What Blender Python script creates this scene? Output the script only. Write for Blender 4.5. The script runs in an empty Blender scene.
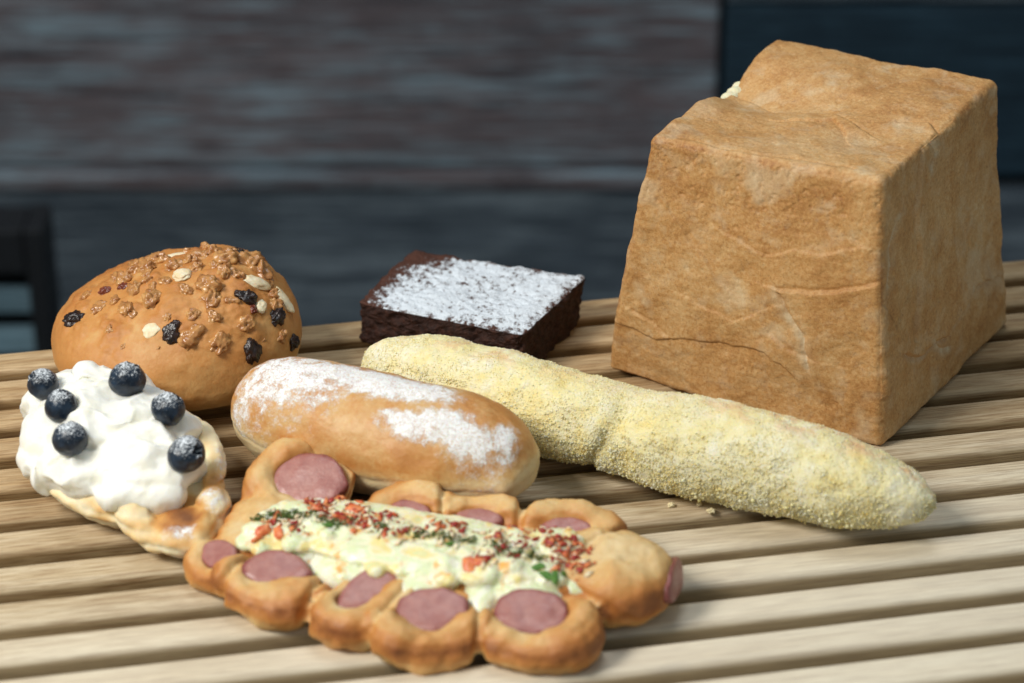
import bpy, bmesh, math, random
import numpy as np
from mathutils import Vector, Matrix, noise as mnoise
from mathutils.bvhtree import BVHTree
random.seed(7); RNG = np.random.default_rng(11)
K = 0.01                                    # all numbers below are centimetres
sc = bpy.context.scene; col = sc.collection
R = math.radians

# ------------------------------------------------------------------ noise
def _h(ix, iy, iz, s):
    n = (ix*374761393 + iy*668265263 + iz*2147483647 + s*1274126177) & 0xffffffff
    n = ((n ^ (n >> 13)) * 1274126177) & 0xffffffff
    n = ((n ^ (n >> 16)) * 2246822519) & 0xffffffff
    return ((n ^ (n >> 15)) & 0xffff) / 65535.0
def vnoise(p, scale=1.0, seed=0):           # value noise in -1..1
    q = p*scale + 1000.0; i = np.floor(q).astype(np.int64); f = q - i
    f = f*f*f*(f*(f*6-15)+10); r = 0
    for dx in (0, 1):
        for dy in (0, 1):
            for dz in (0, 1):
                w = (f[:,0] if dx else 1-f[:,0])*(f[:,1] if dy else 1-f[:,1])*(f[:,2] if dz else 1-f[:,2])
                r = r + w*_h(i[:,0]+dx, i[:,1]+dy, i[:,2]+dz, seed)
    return r*2-1
def fbm(p, scale=1.0, oct=4, seed=0, gain=.5):
    a = 1; t = 0; s = 0
    for k in range(oct):
        t = t + a*vnoise(p, scale*2**k, seed+k*17); s += a; a *= gain
    return t/s
def ridge(p, scale=1.0, oct=3, seed=0):
    a = 1; t = 0; s = 0
    for k in range(oct):
        t = t + a*(1-np.abs(vnoise(p, scale*2**k, seed+k*13))*2); s += a; a *= .5
    return t/s
def sstep(a, b, x):
    t = np.clip((x-a)/(b-a), 0, 1); return t*t*(3-2*t)

# ------------------------------------------------------------------ materials
class NT:
    def __init__(s, name):
        s.m = bpy.data.materials.new(name); s.m.use_nodes = True
        s.t = s.m.node_tree; s.n = s.t.nodes; s.b = s.n['Principled BSDF']
        tc = s.n.new('ShaderNodeTexCoord'); mp = s.n.new('ShaderNodeMapping')
        mp.inputs['Scale'].default_value = (100, 100, 100)
        s.l(tc.outputs['Object'], mp.inputs['Vector']); s.co = mp.outputs['Vector']
    def l(s, a, b): s.t.links.new(a, b)
    def put(s, inp, v):
        if hasattr(v, 'is_output') or isinstance(v, bpy.types.NodeSocket): s.l(v, inp)
        else: inp.default_value = v
    def vec(s, scale, off=None):
        m = s.n.new('ShaderNodeMapping'); m.inputs['Scale'].default_value = scale
        s.l(s.co, m.inputs['Vector'])
        if off is not None: s.l(off, m.inputs['Location'])
        return m.outputs['Vector']
    def noise(s, scale, detail=4, rough=.55, vec=None, dist=0):
        n = s.n.new('ShaderNodeTexNoise'); s.l(vec or s.co, n.inputs['Vector'])
        n.inputs['Scale'].default_value = scale; n.inputs['Detail'].default_value = detail
        n.inputs['Roughness'].default_value = rough; n.inputs['Distortion'].default_value = dist
        return n.outputs['Fac']
    def voro(s, scale, feat='F1', vec=None, rnd=1):
        n = s.n.new('ShaderNodeTexVoronoi'); n.feature = feat; s.l(vec or s.co, n.inputs['Vector'])
        n.inputs['Scale'].default_value = scale; n.inputs['Randomness'].default_value = rnd
        return n.outputs['Distance']
    def ramp(s, fac, stops, interp='LINEAR'):
        n = s.n.new('ShaderNodeValToRGB'); cr = n.color_ramp; cr.interpolation = interp
        while len(cr.elements) < len(stops): cr.elements.new(.5)
        for e, (p, c) in zip(cr.elements, stops):
            e.position = p; e.color = (c if isinstance(c, tuple) else (c, c, c)) + (1,)
        s.put(n.inputs[0], fac); return n.outputs[0]
    def math(s, op, a, b=0, clamp=False):
        n = s.n.new('ShaderNodeMath'); n.operation = op; n.use_clamp = clamp
        s.put(n.inputs[0], a); s.put(n.inputs[1], b); return n.outputs[0]
    def mr(s, v, a, b, c=0, d=1):
        n = s.n.new('ShaderNodeMapRange'); s.put(n.inputs[0], v)
        for k, x in zip((1, 2, 3, 4), (a, b, c, d)): n.inputs[k].default_value = x
        return n.outputs[0]
    def mix(s, f, a, b, mode='MIX'):
        n = s.n.new('ShaderNodeMix'); n.data_type = 'RGBA'; n.blend_type = mode
        s.put(n.inputs[0], f)
        for k, v in ((6, a), (7, b)):
            if isinstance(v, tuple) and len(v) == 3: v = v + (1,)
            s.put(n.inputs[k], v)
        return n.outputs[2]
    def attr(s, name):
        n = s.n.new('ShaderNodeAttribute'); n.attribute_name = name; return n.outputs['Fac']
    def rand(s):
        return s.n.new('ShaderNodeObjectInfo').outputs['Random']
    def bump(s, h, dist=.05, strength=1, prev=None):
        n = s.n.new('ShaderNodeBump'); n.inputs['Strength'].default_value = strength
        n.inputs['Distance'].default_value = dist*K; s.l(h, n.inputs['Height'])
        if prev is not None: s.l(prev, n.inputs['Normal'])
        return n.outputs['Normal']
    def done(s, color=None, rough=.6, normal=None, sss=0, rad=(.3, .15, .06), spec=.5, coat=0, coat_r=.2):
        b = s.b
        if color is not None:
            s.put(b.inputs['Base Color'], color + (1,) if isinstance(color, tuple) else color)
        s.put(b.inputs['Roughness'], rough); b.inputs['Specular IOR Level'].default_value = spec
        if normal is not None: s.l(normal, b.inputs['Normal'])
        if sss:
            b.inputs['Subsurface Weight'].default_value = sss
            b.inputs['Subsurface Radius'].default_value = rad; b.inputs['Subsurface Scale'].default_value = K
        b.inputs['Coat Weight'].default_value = coat; b.inputs['Coat Roughness'].default_value = coat_r
        return s.m

def mat_slat():
    s = NT('bleached_acacia_slat'); rnd = s.rand()
    off = s.n.new('ShaderNodeCombineXYZ')
    s.l(s.math('MULTIPLY', rnd, 311), off.inputs[0]); s.l(s.math('MULTIPLY', rnd, 97), off.inputs[1])
    v1 = s.vec((.09, 1, 1), off.outputs[0]); v2 = s.vec((.16, 4, 4), off.outputs[0]); v3 = s.vec((.6, 14, 14), off.outputs[0])
    g1 = s.noise(1.0, 3, .6, v1, .6); g2 = s.noise(1.3, 5, .65, v2, .8); g3 = s.noise(1, 3, .6, v3)
    f = s.math('ADD', s.math('MULTIPLY', g1, .55), s.math('MULTIPLY', g2, .45))
    c = s.ramp(f, [(.28, (.34, .23, .125)), (.38, (.54, .41, .25)), (.48, (.66, .54, .36)), (.60, (.76, .66, .48)), (.8, (.84, .76, .60))])
    c = s.mix(s.mr(g3, .38, .56, .65, 0), c, (.40, .28, .17), 'MULTIPLY')
    kn = s.noise(.35, 2, .5, s.vec((.5, 1.6, 1.6), off.outputs[0]))
    c = s.mix(s.mr(kn, .64, .74, 0, .8), c, (.20, .115, .06))
    c = s.mix(s.mr(rnd, 0, 1, 0, .35), c, (.56, .42, .28), 'MULTIPLY')
    # paler towards one corner of the table, browner on the other side
    w = s.n.new('ShaderNodeAttribute'); w.attribute_name = 'pale_shift'
    c = s.mix(s.mr(w.outputs['Fac'], 0, 1, 0, .5), (c), (.92, .86, .72))
    c = s.mix(s.mr(w.outputs['Fac'], -1, 0, .78, 0), c, (.84, .70, .53), 'MULTIPLY')
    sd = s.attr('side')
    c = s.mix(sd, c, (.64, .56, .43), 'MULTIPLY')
    c = s.mix(s.mr(s.noise(1, 4, .7, s.vec((.12, 14, 14), off.outputs[0])), .52, .72, 0, .55), c, (.30, .20, .12)); n = s.bump(g3, .03, .6); n = s.bump(g2, .05, .5, n)
    return s.done(c, .62, n, spec=.3)

def mat_crust(name, stops, amt=.35, fine=6, bumps=(.05, .02), rough=.55, coat=0, dust=None, sss=.12, speck=0):
    s = NT(name); bk = s.attr('bake')
    n1 = s.noise(.7, 5, .6); n2 = s.noise(fine, 4, .6); n3 = s.noise(fine*3.2, 3, .6)
    f = s.math('ADD', bk, s.math('MULTIPLY', s.math('SUBTRACT', n1, .5), amt))
    f = s.math('ADD', f, s.math('MULTIPLY', s.math('SUBTRACT', n2, .5), amt*.5+speck))
    c = s.ramp(f, stops)
    nn = s.bump(n2, bumps[0], .7); nn = s.bump(n3, bumps[1], .7, nn)
    ro = rough
    if dust:
        d = s.attr('dust'); fl = s.noise(2.2, 5, .7); fs = s.noise(14, 3, .7)
        wv = s.n.new('ShaderNodeVectorMath'); wv.operation = 'ADD'; nz = s.n.new('ShaderNodeTexNoise'); nz.inputs['Scale'].default_value = 2.5; s.l(s.co, nz.inputs['Vector']); s.l(s.co, wv.inputs[0]); s.l(nz.outputs['Color'], wv.inputs[1])
        ck = s.voro(dust, 'DISTANCE_TO_EDGE', wv.outputs[0])
        m = s.math('ADD', d, s.math('MULTIPLY', s.math('SUBTRACT', fl, .5), 1.9))
        m = s.math('ADD', m, s.math('MULTIPLY', s.math('SUBTRACT', fs, .5), .9))
        mk = s.mr(m, .44, .58)
        crack = s.math('ADD', s.mr(ck, .0, .06), s.mr(s.noise(1.7, 3, .6), .52, .75), True)
        thin = s.mr(m, .20, .58, 0, .55)
        mk = s.math('MAXIMUM', s.math('MULTIPLY', mk, s.math('ADD', s.math('MULTIPLY', crack, .75), .25)), thin)
        mk = s.math('MULTIPLY', mk, s.mr(d, .02, .2))
        c = s.mix(mk, c, (.90, .89, .88)); ro = s.mr(mk, 0, 1, rough, .95)
        nn = s.bump(mk, .035, .8, nn)
    return s.done(c, ro, nn, sss=sss, coat=coat)

GOLD = [(0, (.76, .60, .34)), (.22, (.66, .42, .17)), (.45, (.56, .255, .07)), (.68, (.47, .18, .04)), (.88, (.27, .085, .018)), (1, (.13, .04, .012))]
TAN = [(0, (.74, .60, .38)), (.25, (.67, .43, .20)), (.5, (.56, .30, .108)), (.75, (.41, .185, .056)), (1, (.22, .09, .03))]

def mat_loaf():
    s = NT('loaf_crust'); bk = s.attr('bake'); pl = s.attr('pale')
    n0 = s.noise(.22, 3, .5); n1 = s.noise(.9, 6, .65, dist=.5); n2 = s.noise(7, 5, .7); n3 = s.noise(22, 3, .7)
    f = s.math('ADD', bk, s.math('MULTIPLY', s.math('SUBTRACT', n0, .5), .5))
    f = s.math('ADD', f, s.math('MULTIPLY', s.math('SUBTRACT', n1, .5), .62))
    f = s.math('ADD', f, s.math('MULTIPLY', s.math('SUBTRACT', n2, .5), .9))
    n4 = s.noise(1.6, 4, .7, s.vec((1, 1, 1.5)), .6)
    f = s.math('ADD', f, s.math('MULTIPLY', s.math('SUBTRACT', n4, .5), .28))
    f = s.math('ADD', f, s.math('MULTIPLY', s.math('SUBTRACT', n3, .5), .35))
    c = s.ramp(f, TAN)
    c = s.mix(s.mr(s.noise(.8, 5, .7), .52, .70, 0, .5), c, (.68, .52, .33))
    pits = s.mr(s.noise(9, 2, .5), .3, .42, 1, 0)
    c = s.mix(s.math('MULTIPLY', pits, .35), c, (.24, .10, .035))
    c = s.mix(pl, c, s.mix(n2, (.80, .70, .50), (.58, .42, .24)))
    nn = s.bump(n1, .05, .5); nn = s.bump(n4, .04, .5, nn); nn = s.bump(n2, .04, .6, nn); nn = s.bump(n3, .018, .7, nn)
    return s.done(c, .5, nn, sss=.05, spec=.35)

def mat_plain(name, a, b, scale=6, rough=.5, bump=.03, sss=0, rad=(.3, .15, .08), coat=0, spec=.5, lo=.35, hi=.65):
    s = NT(name); n = s.noise(scale, 5, .6)
    c = s.mix(s.mr(n, lo, hi), a, b)
    return s.done(c, rough, s.bump(n, bump, .8), sss=sss, rad=rad, coat=coat, spec=spec)

def mat_crumbs():
    s = NT('dry_cheese_crumb'); n = s.noise(1.1, 4, .6); a = s.attr('tone')
    c = s.ramp(s.math('ADD', s.math('MULTIPLY', n, .6), s.math('MULTIPLY', a, .4)),
               [(.25, (.90, .66, .20)), (.42, (.92, .78, .33)), (.6, (.93, .86, .48)), (.8, (.94, .91, .66))])
    return s.done(c, .8, sss=.4, rad=(.4, .3, .1))

def mat_breadstick():
    s = NT('crumbed_crust'); n0 = s.noise(.28, 4, .6); n = s.noise(1.6, 5, .65); n2 = s.noise(12, 3, .7); bk = s.attr('bake')
    c = s.ramp(s.math('ADD', s.math('MULTIPLY', n, .5), s.math('MULTIPLY', n0, .5)),
               [(.36, (.86, .70, .28)), (.47, (.88, .78, .42)), (.58, (.90, .84, .60)), (.72, (.90, .88, .76))])
    c = s.mix(s.math('MULTIPLY', s.mr(s.noise(.9, 5, .7), .46, .60), bk), c, (.80, .50, .25))
    c = s.mix(s.mr(s.noise(1.3, 1, .5), .765, .80), c, (.70, .28, .06))
    nn = s.bump(n2, .06, 1); nn = s.bump(n, .08, .6, nn)
    return s.done(c, .7, nn, sss=.25, rad=(.4, .28, .1))

def mat_brownie(top):
    s = NT('sugared_brownie_top' if top else 'brownie_crumb')
    n = s.noise(3.5, 5, .7); n2 = s.noise(13, 3, .6)
    c = s.ramp(n, [(.3, (.012, .004, .0025)), (.55, (.045, .014, .008)), (.75, (.09, .03, .015))])
    nn = s.bump(n, .16, 1); nn = s.bump(n2, .05, .8, nn); ro = .6
    if top:
        d = s.attr('dust'); v = s.noise(3.1, 5, .72); v2 = s.noise(11, 3, .7)
        m = s.math('ADD', d, s.math('MULTIPLY', s.math('SUBTRACT', v, .5), 3.2))
        m = s.math('ADD', m, s.math('MULTIPLY', s.math('SUBTRACT', v2, .5), 1.1))
        mk = s.mr(m, .25, .62)
        c = s.mix(mk, s.mix(.5, c, (.12, .04, .02)), (.80, .86, .93)); ro = s.mr(mk, 0, 1, .5, .95)
        nn = s.bump(mk, .05, .6, nn)
    return s.done(c, ro, nn, spec=.4)

def mat_cream():
    s = NT('whipped_cream'); n = s.noise(1.2, 4, .5); n2 = s.noise(9, 3, .6)
    c = s.mix(s.mr(n, .35, .7), (.88, .86, .76), (.88, .87, .82))
    nn = s.bump(n, .10, .5); nn = s.bump(n2, .02, .7, nn)
    return s.done(c, .45, nn, sss=.55, rad=(.5, .45, .35), spec=.4)

def mat_berry():
    s = NT('blueberry_skin'); n = s.noise(2.5, 4, .6); d = s.noise(11, 4, .75); rn = s.rand()
    c = s.mix(s.mr(n, .35, .7), (.004, .008, .016), (.018, .036, .065))
    g = s.n.new('ShaderNodeNewGeometry'); sp = s.n.new('ShaderNodeSeparateXYZ'); s.l(g.outputs['Normal'], sp.inputs[0])
    up = s.mr(sp.outputs[2], .0, 1, -.16, .20)
    m = s.mr(s.math('ADD', d, up), .60, .72)
    c = s.mix(m, c, (.80, .84, .88))
    return s.done(c, s.mr(m, 0, 1, .32, .9), s.bump(m, .03, .7), spec=.45)

def mat_sausage():
    s = NT('sausage_cut'); n = s.noise(2.2, 5, .6); n2 = s.noise(11, 3, .6); e = s.attr('bake')
    f = s.math('ADD', e, s.math('MULTIPLY', s.math('SUBTRACT', n, .5), .9))
    c = s.ramp(f, [(.0, (.46, .22, .185)), (.35, (.35, .135, .115)), (.7, (.23, .06, .05)), (1, (.13, .025, .02))])
    c = s.mix(s.mr(s.voro(5), .0, .16, .7, 0), c, (.62, .38, .30))
    return s.done(c, .36, s.bump(n, .06, .7, s.bump(n2, .03, .8)), sss=.2, rad=(.4, .1, .08), coat=.15)

def mat_cheese():
    s = NT('melted_cheese'); n0 = s.noise(.9, 3, .5, dist=.4); n = s.noise(3.3, 4, .6); n2 = s.noise(10, 3, .6)
    c = s.ramp(n0, [(.36, (.84, .84, .68)), (.45, (.72, .78, .46)), (.53, (.86, .82, .60)), (.62, (.84, .70, .28)), (.72, (.66, .72, .44))])
    b = s.mr(s.noise(1.3, 3, .6), .58, .68)
    c = s.mix(b, c, (.80, .42, .10))
    c = s.mix(s.mr(n, .62, .75, 0, .5), c, (.72, .76, .52))
    return s.done(c, .38, s.bump(n2, .03, .6, s.bump(n, .06, .6)), sss=.35, rad=(.5, .4, .15), coat=.2)

def mat_wall(name, dark, mid, light, thr=.0, sc_=(1, 1, 1)):
    s = NT(name); off = s.n.new('ShaderNodeCombineXYZ'); s.l(s.math('MULTIPLY', s.rand(), 900), off.inputs[0])
    v = s.vec((.09*sc_[0], .9, 1.3*sc_[2]), off.outputs[0]); v2 = s.vec((.12, 1.2, 2.0), off.outputs[0]); v3 = s.vec((.03, .1, .05), off.outputs[0])
    a = s.noise(1.2, 6, .68, v, .7); b = s.noise(1, 5, .65, v2, .4); g = s.noise(1, 3, .5, v3)
    f = s.math('ADD', s.math('MULTIPLY', a, .6), s.math('MULTIPLY', b, .4))
    c = s.ramp(f, [(.34, dark), (.48, mid), (.60, tuple(x*1.45 for x in mid)), (.74, light)])
    pt = s.mr(s.math('ADD', s.math('MULTIPLY', b, .5), s.math('MULTIPLY', s.noise(1.0, 4, .6, s.vec((.05, .3, .3), off.outputs[0])), .5)), .52+thr, .68+thr)
    c = s.mix(pt, c, light)
    c = s.mix(s.mr(g, .3, .6, .6, 0), c, dark)
    c = s.mix(s.mr(s.noise(1, 4, .75, s.vec((.12, 2, 3.0), off.outputs[0])), .53, .66, 0, .7), c, light)
    return s.done(c, .7, s.bump(f, .3, .5), spec=.25)

# ------------------------------------------------------------------ mesh helpers
def tag(o, label=None, cat=None, group=None, kind=None):
    if label: o['label'] = label
    if cat: o['category'] = cat
    if group: o['group'] = group
    if kind: o['kind'] = kind
    return o
def empty(name, loc, label=None, cat=None, group=None, rz=0):
    o = bpy.data.objects.new(name, None); col.objects.link(o); o.empty_display_size = .02
    o.location = tuple(x*K for x in loc); o.rotation_euler = (0, 0, rz); o['cm'] = 1
    del o['cm']
    return tag(o, label, cat, group)
def link(name, me, mat, parent=None, loc=None, smooth=True):
    if mat: me.materials.append(mat)
    if smooth: me.polygons.foreach_set('use_smooth', [True]*len(me.polygons))
    o = bpy.data.objects.new(name, me); col.objects.link(o)
    if loc is not None: o.location = tuple(x*K for x in loc)
    if parent: o.parent = parent
    return o
def npmesh(name, V, F, attrs=None, origin=(0, 0, 0)):
    me = bpy.data.meshes.new(name); V = (np.asarray(V, float) - np.array(origin))*K
    F = np.asarray(F); nf, k = F.shape
    me.vertices.add(len(V)); me.vertices.foreach_set('co', V.astype(np.float32).ravel())
    me.loops.add(nf*k); me.loops.foreach_set('vertex_index', F.astype(np.int32).ravel())
    me.polygons.add(nf); me.polygons.foreach_set('loop_start', (np.arange(nf)*k).astype(np.int32))
    me.update(calc_edges=True); me.validate()
    for a, v in (attrs or {}).items():
        at = me.attributes.new(a, 'FLOAT', 'POINT'); at.data.foreach_set('value', np.asarray(v, np.float32))
    return me
def verts(me):
    a = np.empty(len(me.vertices)*3, np.float32); me.vertices.foreach_get('co', a); return a.reshape(-1, 3).astype(float)/K
def norms(me):
    a = np.empty(len(me.vertices)*3, np.float32); me.vertex_normals.foreach_get('vector', a); return a.reshape(-1, 3).astype(float)
def tris(me):
    me.calc_loop_triangles(); a = np.empty(len(me.loop_triangles)*3, np.int32)
    me.loop_triangles.foreach_get('vertices', a); return a.reshape(-1, 3)
def setv(me, V):
    me.vertices.foreach_set('co', (V*K).astype(np.float32).ravel()); me.update()
def seta(me, name, v):
    at = me.attributes.new(name, 'FLOAT', 'POINT'); at.data.foreach_set('value', np.asarray(v, np.float32))
def cube_grid(n):                            # welded surface grid of the cube [-1,1]^3
    g = np.linspace(-1, 1, n+1); V = []; F = []; base = 0
    for ax in range(3):
        for sg in (-1, 1):
            a, b = np.meshgrid(g, g, indexing='ij'); p = np.zeros(((n+1)**2, 3))
            p[:, ax] = sg; p[:, (ax+1) % 3] = a.ravel(); p[:, (ax+2) % 3] = b.ravel()
            i = (np.arange(n)[:, None]*(n+1) + np.arange(n)[None, :]).ravel()
            q = np.stack([i, i+n+1, i+n+2, i+1], 1)
            if sg < 0: q = q[:, ::-1]
            V.append(p); F.append(q+base); base += len(p)
    V = np.concatenate(V); F = np.concatenate(F)
    key = np.round((V+1)*n/2*4).astype(np.int64); key = key[:, 0]*10**8 + key[:, 1]*10**4 + key[:, 2]
    u, idx, inv = np.unique(key, return_index=True, return_inverse=True)
    return V[idx], inv.ravel()[F]
def sphere_grid(n):
    V, F = cube_grid(n); V = np.tan(V*math.pi/4); return V/np.linalg.norm(V, axis=1)[:, None], F
def rotm(ax, ang): return np.array(Matrix.Rotation(ang, 3, ax))
def ell(c, r, rz=0, rx=0, ry=0, n=10, pz=1):
    V, F = sphere_grid(n); V[:, 2] = np.sign(V[:, 2])*np.abs(V[:, 2])**pz; V = V*np.array(r)
    return V @ (rotm('Z', rz) @ rotm('Y', ry) @ rotm('X', rx)).T + np.array(c), F
def tube(path, rad, ns=14, closed=False, cap=True, flat=1.0):
    P = np.array(path, float); n = len(P); rad = np.full(n, rad) if np.isscalar(rad) else np.array(rad)
    T = np.gradient(P, axis=0)
    if closed: T = np.roll(P, -1, 0) - np.roll(P, 1, 0)
    T /= np.linalg.norm(T, axis=1)[:, None]; up = np.array([0, 0, 1.])
    S = np.cross(T, up); S /= np.linalg.norm(S, axis=1)[:, None] + 1e-9; U = np.cross(S, T)
    a = np.arange(ns)*2*math.pi/ns
    V = (P[:, None] + rad[:, None, None]*(np.cos(a)[None, :, None]*S[:, None] + flat*np.sin(a)[None, :, None]*U[:, None])).reshape(-1, 3)
    F = []
    for i in range(n if closed else n-1):
        j = (i+1) % n
        for k in range(ns): F.append((i*ns+k, j*ns+k, j*ns+(k+1) % ns, i*ns+(k+1) % ns))
    if cap and not closed:
        for i, fl in ((0, 1), (n-1, 0)):
            c = len(V); V = np.vstack([V, P[i]])
            for k in range(ns):
                q = (i*ns+k, i*ns+(k+1) % ns, c, c); F.append(q if fl else (q[1], q[0], c, c))
    return V, np.array(F)
def spline(pts, n):
    P = np.array(pts, float); d = np.r_[0, np.cumsum(np.linalg.norm(np.diff(P, axis=0), axis=1))]
    m = [None]*len(P)
    for i in range(len(P)):
        a, b = max(i-1, 0), min(i+1, len(P)-1); m[i] = (P[b]-P[a])/(d[b]-d[a])
    out = []
    for t in np.linspace(0, d[-1], n):
        i = min(np.searchsorted(d, t, 'right')-1, len(P)-2); h = d[i+1]-d[i]; s = (t-d[i])/h
        out.append((2*s**3-3*s*s+1)*P[i]+(s**3-2*s*s+s)*h*m[i]+(-2*s**3+3*s*s)*P[i+1]+(s**3-s*s)*h*m[i+1])
    return np.array(out)
def fuse(parts, voxel, smooth=8, origin=(0, 0, 0)):   # voxel union of closed shapes
    bm = bmesh.new()
    for V, F in parts:
        vs = [bm.verts.new(tuple((np.array(v)-np.array(origin))*K)) for v in V]
        for f in F:
            q = []
            for i in f:
                if vs[i] not in q: q.append(vs[i])
            try: bm.faces.new(q)
            except ValueError: pass
    bmesh.ops.recalc_face_normals(bm, faces=bm.faces)
    me = bpy.data.meshes.new('tmp'); bm.to_mesh(me); bm.free()
    o = bpy.data.objects.new('tmp', me); col.objects.link(o)
    m = o.modifiers.new('r', 'REMESH'); m.mode = 'VOXEL'; m.voxel_size = voxel*K
    if smooth:
        m = o.modifiers.new('s', 'SMOOTH'); m.factor = .5; m.iterations = smooth
    dg = bpy.context.evaluated_depsgraph_get(); r = bpy.data.meshes.new_from_object(o.evaluated_get(dg))
    bpy.data.objects.remove(o); bpy.data.meshes.remove(me)
    r.materials.clear()
    return r
def bvh(me): return BVHTree.FromPolygons([tuple(v) for v in verts(me)], [tuple(t) for t in tris(me).tolist()])

# ------------------------------------------------------------------ the table
TH = R(11)
M_slat = mat_slat()
table = empty('slatted_table', (0, 0, -75), 'pale weathered wooden table top of parallel rounded slats with gaps', 'table', rz=TH)
def make_slat(yc, w, seed, th=1.7, x0=-42, x1=42):
    nx = 150; prof = []
    r = .32
    for cx, cy, a0 in ((w/2-r, -r, 0), (-w/2+r, -r, 90), (-w/2+r, -th+r, 180), (w/2-r, -th+r, 270)):
        for k in range(6):
            a = R(a0+k*18); prof.append((cx+r*math.cos(a), cy+r*math.sin(a)))
    prof = [(p[0]*(1+.09*min(1, max(0, -p[1]-.15)/.9)), p[1]) for p in prof]
    # extra points along the top so that its surface can dip
    tp = [(w/2-r-(w-2*r)*k/6, 0.0) for k in range(1, 6)]
    prof = prof[:6] + tp + prof[6:]
    m = len(prof); xs = np.linspace(x0, x1, nx); P = np.array(prof)
    V = np.zeros((nx, m, 3)); V[:, :, 0] = xs[:, None]; V[:, :, 1] = P[None, :, 0]; V[:, :, 2] = P[None, :, 1]
    V = V.reshape(-1, 3); q = V*np.array([.12, 1, 1]) + seed*7.3
    V[:, 1] += .05*fbm(q, .5, 3, seed); V[:, 2] += .035*fbm(q, .8, 3, seed+5)
    i = np.arange(nx-1)[:, None]; k = np.arange(m)[None, :]
    F = np.stack([(i*m+k).ravel(), (i*m+(k+1) % m).ravel(), ((i+1)*m+(k+1) % m).ravel(), ((i+1)*m+k).ravel()], 1)
    c = len(V); V = np.vstack([V, [[x0, 0, -th/2], [x1, 0, -th/2]]])
    F = np.vstack([F, [[(k+1) % m, k, c, c] for k in range(m)], [[(nx-1)*m+k, (nx-1)*m+(k+1) % m, c+1, c+1] for k in range(m)]])
    X = V[:, 0]; Y = V[:, 1]+yc
    wx = X*math.cos(TH)-Y*math.sin(TH); wy = X*math.sin(TH)+Y*math.cos(TH)
    pale_shift = np.clip(((-wy)-14)/8 + wx/26 + .25*fbm(V*np.array([.1, .3, .3])+seed, 1, 2, 3), -1, 1)
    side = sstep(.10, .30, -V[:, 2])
    return V, F, pale_shift, side
pitch = 2.42
for k in range(-14, 13):
    ye = -25.7 + pitch*k + .05*math.sin(k*2.3); w = 1.64 + .08*math.sin(k*1.7+1)
    V, F, pale_shift, side = make_slat(ye-w/2, w, k+20)
    # quads with a doubled corner are triangles
    me = bpy.data.meshes.new('slat'); me.from_pydata([tuple(v*K) for v in V], [], [tuple(dict.fromkeys(f)) for f in F.tolist()])
    seta(me, 'pale_shift', pale_shift); seta(me, 'side', side)
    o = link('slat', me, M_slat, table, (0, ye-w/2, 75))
def box(x0, x1, y0, y1, z0, z1, bev=.15):
    bm = bmesh.new(); bmesh.ops.create_cube(bm, size=1)
    for v in bm.verts:
        v.co = Vector(((x0+x1)/2+v.co.x*(x1-x0), (y0+y1)/2+v.co.y*(y1-y0), (z0+z1)/2+v.co.z*(z1-z0)))*K
    if bev: bmesh.ops.bevel(bm, geom=bm.edges[:], offset=bev*K, segments=2, affect='EDGES', profile=.6)
    me = bpy.data.meshes.new('box'); bm.to_mesh(me); bm.free(); return me
M_rail = mat_plain('brown_rail_wood', (.16, .10, .055), (.28, .19, .11), 1.5, .6)
for x in (-36, 0, 36): link('rail', box(x-2, x+2, -59, 2.6, 70.2, 73.22), M_rail, table, smooth=False)
for x in (-36, 36):
    for y in (-56, -1): link('leg', box(x-2.2, x+2.2, y-2.2, y+2.2, 0.02, 70.1), M_rail, table, smooth=False)

# ------------------------------------------------------------------ background
M_w1 = mat_wall('weathered_brown_boards', (.022, .024, .033), (.112, .092, .100), (.25, .37, .44), -.02)
M_w2 = mat_wall('dark_navy_boards', (.005, .013, .022), (.011, .028, .044), (.04, .09, .13), .05)
M_w3 = mat_wall('blue_black_boards', (.015, .026, .040), (.056, .074, .094), (.20, .25, .29), -.03)
wall = empty('boarded_wall', (0, 80, -75), 'dark weathered board wall behind the table, blurred, brown and navy planks', 'wall')
M_back = mat_plain('wall_backing', (.003, .004, .006), (.006, .008, .01), 1)
link('backing', box(-190, 190, 3, 6, 0, 190, 0), M_back, wall, smooth=False)
def board(x0, x1, z0, z1, m, d=0.0): link('board', box(x0-(x0+x1)/2, x1-(x0+x1)/2, -d, 2.4, -(z1-z0)/2, (z1-z0)/2, .3), m, wall, ((x0+x1)/2, .0, (z0+z1)/2), smooth=False)
board(-120, 15.4, 46.0, 62.5, M_w1); board(-120, 15.4, 62.9, 79, M_w1); board(-120, 15.4, 79.4, 96, M_w1); board(-120, 15.4, 96.4, 113, M_w1)
board(15.9, 130, 45.2, 59.0, M_w2); board(15.9, 130, 59.4, 79, M_w3); board(15.9, 130, 79.4, 96, M_w1); board(15.9, 130, 96.4, 113, M_w2)
board(-120, 15.4, 44.3, 45.7, M_w1, .7)
board(-120, 60, 28, 43.9, M_w3); board(60.4, 130, 28, 44.9, M_w3); board(-120, 130, 10, 27.6, M_w2); board(-120, 130, .1, 9.6, M_w2, .5)
fl = link('floor', box(-300, 300, -250, 90, -77, -75, 0), mat_plain('dark_floor', (.02, .02, .022), (.045, .042, .04), .4, .5), None, smooth=False)
fl['kind'] = 'structure'
crate = empty('louvred_crate', (-46.3, 56, -75), 'dark louvred crate standing in the shadows at the far left behind the table', 'crate')
M_cr = mat_plain('black_painted_wood', (.003, .004, .006), (.007, .009, .012), 2)
M_lv = mat_wall('dark_teal_louvre', (.02, .04, .055), (.06, .11, .14), (.12, .2, .25), -.05)
for x in (-15.3, 14.4): link('post', box(x-.6, x+.7, -2, 2, 0, 53.5), M_cr, crate, smooth=False)
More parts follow.
